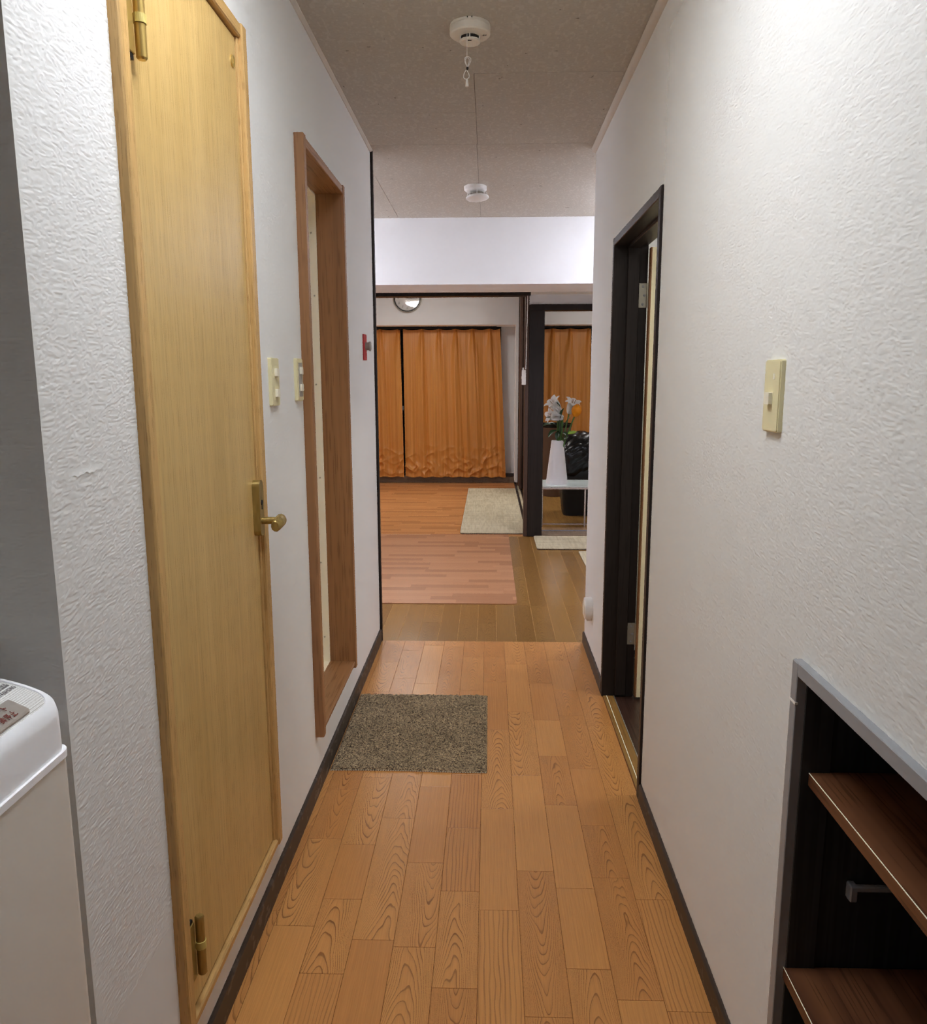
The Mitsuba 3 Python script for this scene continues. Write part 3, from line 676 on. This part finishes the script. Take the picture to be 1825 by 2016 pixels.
JI = [(.08, .85, .08, .15), (.35, .85, .35, .15), (.08, .85, .35, .85), (.08, .5, .35, .5), (.08, .15, .35, .15), (.45, .8, .95, .8), (.7, .95, .7, .6), (.45, .6, .95, .6), (.45, .4, .95, .4), (.82, .4, .82, .05), (.55, .28, .65, .18)]
TEI = [(.25, .95, .1, .6), (.17, .75, .17, .05), (.35, .9, .95, .9), (.5, .78, .8, .78), (.5, .65, .8, .65), (.35, .5, .95, .5), (.4, .35, .9, .35), (.65, .35, .65, .05)]
SHI = [(.5, .95, .5, .08), (.5, .55, .85, .55), (.2, .6, .2, .08), (.05, .08, .95, .08)]
b1 = part(wm, 'start_button', flat_text(slab(rrect(0, .068, 0, .026, .003), 0, .0016), -.5425, .786, ZT+.0018), 'silver_button')
part(b1, 'lettering', cat(*[strokes(gl, -.5565, .797+.0105*i, .0092, ZT+.0036) for i, gl in enumerate((SU, TA, BAR, TO))], *[strokes(gl, -.5460, .799+.0098*i, .0082, ZT+.0036, .08) for i, gl in enumerate((ICHI, JI, TEI, SHI))]), 'print_red', label='start and pause in Japanese letters')
b2 = part(wm, 'mode_button', flat_text(slab(rrect(0, .056, 0, .023, .003), 0, .0016), -.5745, .786, ZT+.0008), 'silver_button')
part(b2, 'mark', strokes([(.1, .1, .5, .9), (.5, .9, .9, .1), (.28, .4, .72, .4)], -.579, .818, .015, ZT+.0025), 'print_grey')
part(wm, 'hose_connector', lathe([(0, 0), (.014, 0), (.014, .02), (.010, .024), (0, .024)], (-.655, .872, ZT+.036), n=20), 'black_plastic', 40)

# ---------------------------------------------------------------- mats and rugs
MX0, MX1, MY0, MY1 = -.541, -.004, 2.462, 3.105
mt = thing('door_mat', 'dark brown flecked pile mat against the left baseboard', 'mat')
nx, ny = 190, 226
def pile(u, v):
    x = MX0+(MX1-MX0)*u; y = MY0+(MY1-MY0)*v+.004*np.sin(u*5)*(1-v)
    P = np.stack([x*130, y*130, 0*x], -1)
    h = .0075+.006*(meshkit.noise(P)-.5)+.004*(meshkit.noise(P*2.3, 3)-.5)
    ed = np.minimum.reduce([(u)*(MX1-MX0), (1-u)*(MX1-MX0), v*(MY1-MY0), (1-v)*(MY1-MY0)])
    return np.stack([x, y, .001+h*np.clip(ed/.006, 0, 1)**.5], -1)
part(mt, 'pile', grid(pile, nx, ny), 'mat_pile', True)
part(mt, 'backing', bx(MX0+.001, MX1-.001, MY0+.004, MY1-.001, 0, .0015), 'black_plastic')
st = [bx(x, x+.0045, MY0+.004*math.sin((x-MX0)/(MX1-MX0)*5)-.0025, MY0+.004*math.sin((x-MX0)/(MX1-MX0)*5)+.001, .0006, .0034, .0008) for x in np.arange(MX0+.002, MX1-.006, .0085)]
k = part(mt, 'stitching', cat(*st), 'stitch_white', label='white overlock stitches along the near edge'); labels[k]['kind'] = 'stuff'
solo('floor_mat', slab(rrect(-1.6, .168, 4.474, 6.56, .03), -.002, .003), 'strip_mat', 'pinkish-brown strip-wood pattern vinyl mat on the kitchen floor', 'mat')
def rug(x0, x1, y0, y1, label, z=0.):
    k = thing('rug', label, 'rug')
    part(k, 'underside', slab(rrect(x0+.002, x1-.002, y0+.002, y1-.002, .02), z, z+.006), 'rug_underside')
    part(k, 'top', slab(rrect(x0, x1, y0, y1, .022), z+.006, z+.013), 'rug_weave')
rug(-.249, .316, 6.585, 9.36, 'long beige woven rug in the room with orange curtains')
rug(.376, 1.25, 5.98, 6.47, 'beige woven rug in front of the vase table opening', -.002)
rug(.688, 1.35, 5.15, 5.88, 'beige woven rug showing only a corner past the right wall', -.002)

# ---------------------------------------------------------------- frames between kitchen and far rooms
FR = thing('door_4', 'dark brown post and lintels framing the two far room openings', 'door frame', kind='structure')
part(FR, 'lintel', bx(-1.78, .330, BW-.012, BW+.11, 1.978, 2.006, .002), 'dark_wood')
part(FR, 'post_jamb', cat(bx(.291, .322, BW+.002, BW+.11, 0, 1.98, .002)), 'dark_brown_wood')
part(FR, 'post', bx(.322, .446, BW-.006, BW+.12, 0, 1.905, .003), 'dark_wood')
part(FR, 'lintel', bx(.330, 1.5, BW-.008, BW+.11, 1.862, 1.910, .002), 'dark_wood')
part(FR, 'jamb', bx(1.42, 1.48, BW-.004, BW+.11, 0, 1.87, .002), 'dark_wood')
part(FR, 'sill', bx(.446, 1.42, BW+.02, BW+.215, -.002, .006, .001), 'weathered_wood')
part(FR, 'sill_rail', bx(.446, 1.42, BW+.222, BW+.234, -.002, .012, .001), 'grey_aluminium')
sp = thing('sliding_door', 'stacked dark brown sliding doors at the end of the partition track', 'sliding door')
part(sp, 'leaf', bx(.358, .384, 9.2, 9.94, .022, 2.352, .002), 'dark_brown_wood')
part(sp, 'leaf', bx(.390, .416, 9.24, 9.94, .022, 2.352, .002), 'dark_brown_wood')
TR = thing('trim_6', 'dark double floor track between the two far rooms', 'door track', kind='structure')
part(TR, 'rail', bx(.318, .341, BW+.11, 9.93, 0, .014, .001), 'dark_wood_across')
part(TR, 'rail', bx(.372, .394, BW+.11, 9.93, 0, .014, .001), 'dark_wood_across')
part(TR, 'sill_board', bx(.341, .372, BW+.11, 9.93, 0, .003), 'rug_weave')
pc = thing('pull_cord_switch', 'white pull-cord switch box hanging beside the dark post', 'switch')
part(pc, 'cord', tube([(.306, BW-.006, 1.978), (.304, BW-.008, 1.8), (.301, BW-.009, 1.6), (.297, BW-.010, 1.395)], .004, 8), 'white_plastic', True)
part(pc, 'box', bx(.264, .298, BW-.018, BW-.002, 1.268, 1.390, .003), 'white_plastic')
part(pc, 'hook', rod((.276, BW-.010, 1.388), (.276, BW-.010, 1.408), .006, 12), 'white_plastic', 40)
part(pc, 'button', bx(.261, .268, BW-.014, BW-.006, 1.318, 1.338, .001), 'ivory_plastic')

# ---------------------------------------------------------------- curtains and windows
def curtain(x0, x1, xb0, xb1, z0, z1, pinches, yc, seed, label, group):
    r = np.random.default_rng(seed)
    pin = np.array(pinches); ph = r.uniform(0, 6.28, 6)
    def fn(u, v):
        d = 1-v                                    # 0 at the top
        zt = z1-.012*np.sin(np.pi*((np.interp(x0+(x1-x0)*u, [x0, *pin, x1], np.arange(len(pin)+2))) % 1))
        z = zt+(z0-zt)*d
        xt = x0+(x1-x0)*u
        x = xt*(1-d)+(xb0+(xb1-xb0)*u)*d
        y = 0*u
        for j, p_ in enumerate(pin):
            wdt = .009+.062*np.clip(d/.26, 0, 1)**1.1
            amp = .042*(1-.50*np.clip(d/.35, 0, 1))
            lean = .02*np.sin(ph[j % 6]+j)*d
            y -= amp*np.exp(-((xt-p_-lean)/wdt)**2)
            y += .016*np.exp(-((xt-p_-.026-lean-.02*d)/(.010+.012*d))**2)*np.clip(d*6, 0, 1)
        y += .010*np.sin(xt*46+ph[0]+.8*np.sin(d*2))*np.clip(d*2.5, 0, 1)+.005*np.sin(xt*95+ph[1])*np.clip(d*2, 0, 1)
        bot = np.clip((d-.74)/.2, 0, 1)*np.clip((1.02-d)/.06, 0, 1)
        wx = xt+.05*meshkit.noise(np.stack([xt*6, d*9, 0*d], -1), seed+1); wz = d+.04*meshkit.noise(np.stack([xt*5+4, d*8, 0*d], -1), seed+2)
        n1 = meshkit.noise(np.stack([wx*7+wz*9+3*seed, wz*16-wx*5, 0*d], -1), seed)
        n2 = meshkit.noise(np.stack([wx*9-wz*12+7, wz*20+wx*6, 0*d], -1), seed+3)
        r1, r2 = 1-np.abs(2*n1-1), 1-np.abs(2*n2-1)
        y -= bot*(.034*(r1**2.5-.3)+.024*(r2**2.5-.3))
        z = z+.006*np.sin(xt*40+ph[2])*np.clip((d-.9)/.1, 0, 1)
        return np.stack([x, yc+y, z], -1)
    k = thing('curtain', label, 'curtain', group)
    part(k, 'cloth', grid(fn, int((x1-x0)*190)+2, 190), 'curtain_satin', True)
    hm = grid(lambda u, v: fn(u, v*.001+.0)+np.stack([0*u, -.003+0*u, .012*v-.001], -1), int((x1-x0)*190)+2, 3)
    part(k, 'hem', hm, 'curtain_satin', True)
    for p_ in pin:
        part(k, 'pinch', bx(p_-.006, p_+.006, yc-.036, yc-.022, z1-.10, z1-.03, .004), 'curtain_satin')
YCU = 9.885
curtain(-1.75, -1.110, -1.76, -1.085, .086, 1.928, (-1.58, -1.355, -1.135), YCU, 2, 'left orange satin curtain of the pair, cut off by the hallway wall', 'orange curtains')
curtain(-1.075, .130, -1.070, .212, .084, 1.928, (-.840, -.628, -.424, -.212, .0), YCU, 4, 'wide orange satin curtain right of the dark gap', 'orange curtains')
curtain(.50, 1.25, .50, 1.27, .086, 1.928, (.565, .779, .997, 1.222), YCU, 9, 'orange satin curtain behind the lily vase', 'orange curtains')
part(thing('trim_7', 'dark curtain box over the window of the room with the clock', 'trim', kind='structure'), 'box', bx(-1.9, .088, 9.86, FY, 1.925, 1.9575, .002), 'night_dark')
part(thing('trim_8', 'dark curtain box over the window behind the vase', 'trim', kind='structure'), 'box', bx(.5, 1.9, 9.86, FY, 1.925, 1.9575, .002), 'night_dark')
for n_, (a, b) in enumerate(((-1.9, .145), (.62, 1.9))):
    wk = thing(f'window_{n_+1}', ('dark night window behind the gap of the orange curtains', 'dark night window behind the curtain by the vase')[n_], 'window', kind='structure')
    part(wk, 'frame', cat(bx(a, a+.05, FY-.02, FY+.08, .085, 1.96, .002), bx(b-.05, b, FY-.02, FY+.08, .085, 1.96, .002), bx(a, b, FY-.02, FY+.08, .085, .13, .002), bx(a, b, FY-.02, FY+.08, 1.91, 1.96, .002), bx((a+b)/2-.30, (a+b)/2-.235, FY-.02, FY+.05, .1, 1.95, .002)), 'night_dark')
    part(wk, 'pane', bx(a+.05, b-.05, FY+.029, FY+.031, .13, 1.91), 'night_glass')
    part(wk, 'catch', bx((a+b)/2-.245, (a+b)/2-.215, FY-.034, FY-.018, .925, .98, .002), 'grey_aluminium')

# ---------------------------------------------------------------- wall clock
ck = thing('wall_clock', 'round wall clock with black and silver rim over the orange curtains', 'clock')
c = (-.985, 9.598, 2.272)
part(ck, 'rim', lathe([(.150, .002), (.172, 0), (.173, .02), (.168, .034), (.162, .036), (.160, .030)], c, (0, -1, 0), 72), 'steel', 35, label='silver outer rim')
part(ck, 'inner_ring', lathe([(.161, .004), (.161, .031), (.152, .031), (.146, .020), (.146, .004)], c, (0, -1, 0), 72), 'black_plastic', 35)
part(ck, 'face', lathe([(0, .010), (.150, .010), (.150, .004), (0, .004)], c, (0, -1, 0), 72), 'clock_face')
for h in range(1, 13):
    a = math.radians(90-30*h)
    m = meshkit.text_mesh(str(h), .026, .001)
    b_ = m.bounds; m.apply_translation([-(b_[0][0]+b_[1][0])/2, -(b_[0][1]+b_[1][1])/2, 0])
    v = m.vertices.copy(); m.vertices = np.c_[c[0]+.112*math.cos(a)+v[:, 0], c[1]-.0105-v[:, 2], c[2]+.112*math.sin(a)+v[:, 1]]
    part(ck, 'numeral', m, 'print_grey')
def hand(ang, L, wd, dy):
    m = trimesh.convex.convex_hull(np.array([[x, y_, z] for z in (0, .0012) for x, y_ in ((-wd, -.018), (wd, -.018), (wd*.6, L), (-wd*.6, L))]))
    m.apply_transform(trimesh.transformations.rotation_matrix(-ang, [0, 0, 1]))
    v = m.vertices.copy(); m.vertices = np.c_[c[0]+v[:, 0], c[1]-dy-v[:, 2], c[2]+v[:, 1]]; m.fix_normals(); return m
part(ck, 'hour_hand', hand(math.radians(150), .065, .004, .014), 'white_plastic')
part(ck, 'minute_hand', hand(math.radians(96), .10, .003, .0165), 'black_plastic')
part(ck, 'glass', lathe([(0, .027), (.153, .027)], c, (0, -1, 0), 72), 'night_glass')

# ---------------------------------------------------------------- table, vase, flowers, bins
tb = thing('side_table', 'low white glass table with a chrome frame behind the right opening', 'table')
TX0, TX1, TY0, TY1, TZ = .470, 1.06, 6.93, 7.38, .371
part(tb, 'glass_top', slab(rrect(TX0-.012, TX1+.012, TY0, TY1, .006), TZ-.012, TZ), 'frosted_glass')
part(tb, 'rail', cat(bx(TX0, TX1, TY0+.004, TY0+.018, TZ-.030, TZ-.013, .001), bx(TX0, TX0+.014, TY0+.018, TY1-.018, TZ-.030, TZ-.013, .001), bx(TX1-.014, TX1, TY0+.018, TY1-.018, TZ-.030, TZ-.013, .001)), 'chrome')
for x in (TX0, TX1-.014):
    for y in (TY0+.004, TY1-.018):
        part(tb, 'leg', bx(x, x+.014, y, y+.014, .001, TZ-.030, .001), 'chrome')
part(tb, 'leg', bx(.853, .867, TY0+.004, TY0+.018, .001, TZ-.030, .001), 'chrome')
part(tb, 'foot_bar', bx(TX0+.014, TX1-.014, TY0+.005, TY0+.017, .018, .032, .001), 'chrome')
vs = (.618, 7.10, TZ)
vk = solo('vase', lathe([(0, 0), (.096, 0), (.0985, .003), (.0975, .02), (.072, .24), (.0535, .392), (.0515, .396), (.047, .396), (.046, .39), (.06, .2), (0, .19)], vs, n=64), 'white_ceramic', 'white tapered ceramic vase of lilies on the glass table', 'vase', 40)
# flowers stand in the vase: things of their own
mouth = np.array([vs[0]+.012, vs[1], TZ+.39])
def curve(p, q, bow, n=14):
    p, q = np.array(p, float), np.array(q, float); t = np.linspace(0, 1, n)[:, None]
    return p+(q-p)*t+np.array(bow)*np.sin(t*math.pi)
def petal(L, wd, curl, flare, n=14, m=7):
    """from the origin along +z, opening in +x, curling back at the tip"""
    def fn(u, v):
        s = u
        ang = flare*s**1.3+curl*np.clip((s-.55)/.45, 0, 1)**1.7
        ds = L/(n-1)
        a1 = np.linspace(0, 1, n); an = flare*a1**1.3+curl*np.clip((a1-.55)/.45, 0, 1)**1.7
        zz = np.concatenate([[0], np.cumsum(np.cos(an[:-1])*ds)]); xx = np.concatenate([[0], np.cumsum(np.sin(an[:-1])*ds)])
        z = np.interp(s, a1, zz); x = np.interp(s, a1, xx)
        wv = wd*np.sin(np.pi*np.clip(.10+.90*s, 0, 1))**.8*(1-.15*s)
        y = (v-.5)*wv
        x = x-.25*wv*(1-(2*v-1)**2)*(1-s)-0*s
        return np.stack([x+.006, y, z], -1)
    return grid(fn, n, m)
def aim(m, at, direction, roll=0.):
    M = frame_to(direction); M[:3, 3] = at
    m = m.copy(); m.apply_transform(trimesh.transformations.rotation_matrix(roll, [0, 0, 1])); m.apply_transform(M); return m
def lily(at, direction, L, label, flare, curl, seed):
    k = thing('lily', label, 'flower')
    at = np.array(at, float); dirn = np.array(direction, float)/np.linalg.norm(direction)
    base = at-dirn*L*.75
    part(k, 'stem', tube(curve(mouth+[-.012+.006*(seed % 5), .0, -.15], base, [0, 0, .0], 16), .0055, 8), 'stem_green', True)
    for j in range(6):
        part(k, 'petal', aim(petal(L*(1.0 if j % 2 else .95), L*.48, curl, flare), base, dirn, j*math.pi/3+seed), 'petal_white', True)
    for j in range(5):
        a = j*1.256
        off = frame_to(dirn)[:3, 0]*math.cos(a)+frame_to(dirn)[:3, 1]*math.sin(a)
        part(k, 'stamen', tube(curve(base+dirn*.01, base+dirn*L*.8+off*.016, off*.003, 6), .0012, 6), 'stamen', True)
lily((.552, 7.03, 1.128), (-.50, -.30, .62), .19, 'upper white lily opening to the left above the vase', 1.0, 1.5, 1)
lily((.530, 7.02, 1.000), (-.92, -.34, .20), .19, 'lower white lily pointing left beside the dark post', .8, 1.3, 2)
lily((.752, 7.03, 1.128), (.25, -.42, .85), .185, 'white lily standing highest, over the orange tulip', 1.1, 1.7, 3)
tk = thing('tulip', 'orange closed tulip right of the lilies', 'flower')
tc = np.array([.772, 7.0, 1.032]); td = np.array([.30, -.1, .95])
part(tk, 'stem', tube(curve(mouth+[.012, -.005, -.15], tc-td*.045, [.0, 0, .02], 16), .006, 8), 'stem_green', True)
for j in range(6):
    def cup(u, v, j=j):
        th = (v-.5)*1.5+j*math.pi/3
        rr = (.046-.002*(j % 2))*np.sin(np.pi*(.06+.86*u))**.75
        wdn = 1-(.55*np.clip(u-.55, 0, 1)/.45)
        th = (v-.5)*1.5*wdn+j*math.pi/3
        return np.stack([rr*np.cos(th), rr*np.sin(th), -.05+.115*u], -1)
    part(tk, 'petal', aim(grid(cup, 12, 8), tc, td), 'petal_orange', True)
bk = thing('lily_bud', 'pale green lily bud hanging right over the black bag', 'flower bud')
part(bk, 'stem', tube(curve(mouth+[.015, 0, -.1], (.70, 7.05, .835), [.0, 0, .05], 12), .004, 8), 'stem_green', True)
part(bk, 'bud', lathe([(0, 0), (.008, .004), (.015, .03), (.013, .065), (.005, .088), (0, .09)], (.695, 7.05, .834), (.97, 0, .16), 16), 'bud_green', True)
lk = thing('foliage', 'dark green leaves around the lily stems in the vase', 'leaves')
def leaf(p, q, wd, sag, up=(0, -.3, 1)):
    p, q = np.array(p, float), np.array(q, float); ax_ = q-p; L = np.linalg.norm(ax_); side = np.cross(ax_, up); side /= np.linalg.norm(side)
    nrm = np.cross(side, ax_/L)
    def fn(u, v):
        w_ = wd*np.sin(np.pi*np.clip(u, .0, 1))**.8
        return p+ax_*u[..., None]+side*((v-.5)*w_)[..., None]+nrm*(sag*np.sin(np.pi*u)+.18*w_*np.abs(2*v-1))[..., None]
    return grid(fn, 14, 7)
m0 = mouth
for p, q, wd, sag in (((.60, 7.08, .95), (.50, 7.0, .975), .035, .01), ((.61, 7.08, .90), (.47, 7.0, .90), .06, .015), ((.62, 7.06, .86), (.525, 7.0, .80), .05, .02),
                      ((.635, 7.08, 1.02), (.585, 7.02, 1.125), .040, .01), ((.655, 7.08, .87), (.735, 7.03, .995), .026, .006), ((.64, 7.06, .86), (.60, 7.02, .78), .05, .01),
                      ((.635, 7.05, .93), (.665, 7.02, 1.06), .06, .01), ((.65, 7.06, .84), (.70, 7.0, .80), .045, .015), ((.62, 7.1, .88), (.545, 7.06, .93), .05, .01), ((.63, 7.04, .80), (.62, 7.0, .96), .04, .005)):
    part(lk, 'leaf', leaf(p, q, wd, sag), 'leaf_green', True)
for dx, top in ((-.015, .1), (-.004, .13), (.008, .12), (.018, .15)):
    part(lk, 'stem', tube(curve(mouth+[dx, 0, -.15], mouth+[dx*1.4+.008, -.01, top+.08], [0, 0, 0], 8), .007, 8), 'stem_green', True)
# bins
bn = thing('trash_bin', 'black bin with a shiny black bag bulging over it behind the table', 'bin')
bc = np.array([.875, 7.66])
bq = np.array([.835, 7.60])
part(bn, 'bucket', loft([ring(bc[0]-a, bc[0]+a, bc[1]-a, bc[1]+a, .05, z_) for a, z_ in ((.145, .0), (.148, .02), (.195, .46), (.20, .47), (.19, .47))], True), 'black_plastic', 30)
sph = trimesh.creation.icosphere(5)
v = sph.vertices.copy()
nz = meshkit.noise(v*2.2+4, 1)-.5
fold = np.stack([v[:, 0]*1.5+v[:, 2]*1.0, v[:, 1]*1.5, v[:, 2]*3.4-v[:, 0]*2.4], -1)
rid = np.abs(meshkit.noise(fold+9, 5)-.5)*2
rid2 = np.abs(meshkit.noise(fold*2.1+2, 8)-.5)*2
s_ = 1+.16*nz-.055*(1-rid)**4-.012*(1-rid2)**4
v = v*s_[:, None]*np.array([.275, .25, .27])
v[:, 2] += .555
sph.vertices = v+np.array([bc[0]+.01, bc[1], 0])
part(bn, 'bag', sph, 'black_bag', True, label='shiny creased black plastic bag')
bs = thing('waste_basket', 'brown tapered basket left of the black bag behind the vase', 'basket')
bc2 = (.735, 8.85)
part(bs, 'body', lathe([(0, .01), (.112, .0), (.118, .01), (.190, .80), (.194, .815), (.186, .815), (.178, .78), (.0, .70)], (*bc2, 0), n=48), 'brown_basket', 35)
part(bs, 'liner', lathe([(.170, .74), (.196, .80), (.199, .818), (.186, .823), (.16, .76)], (*bc2, 0), n=48), 'black_bag', 35)
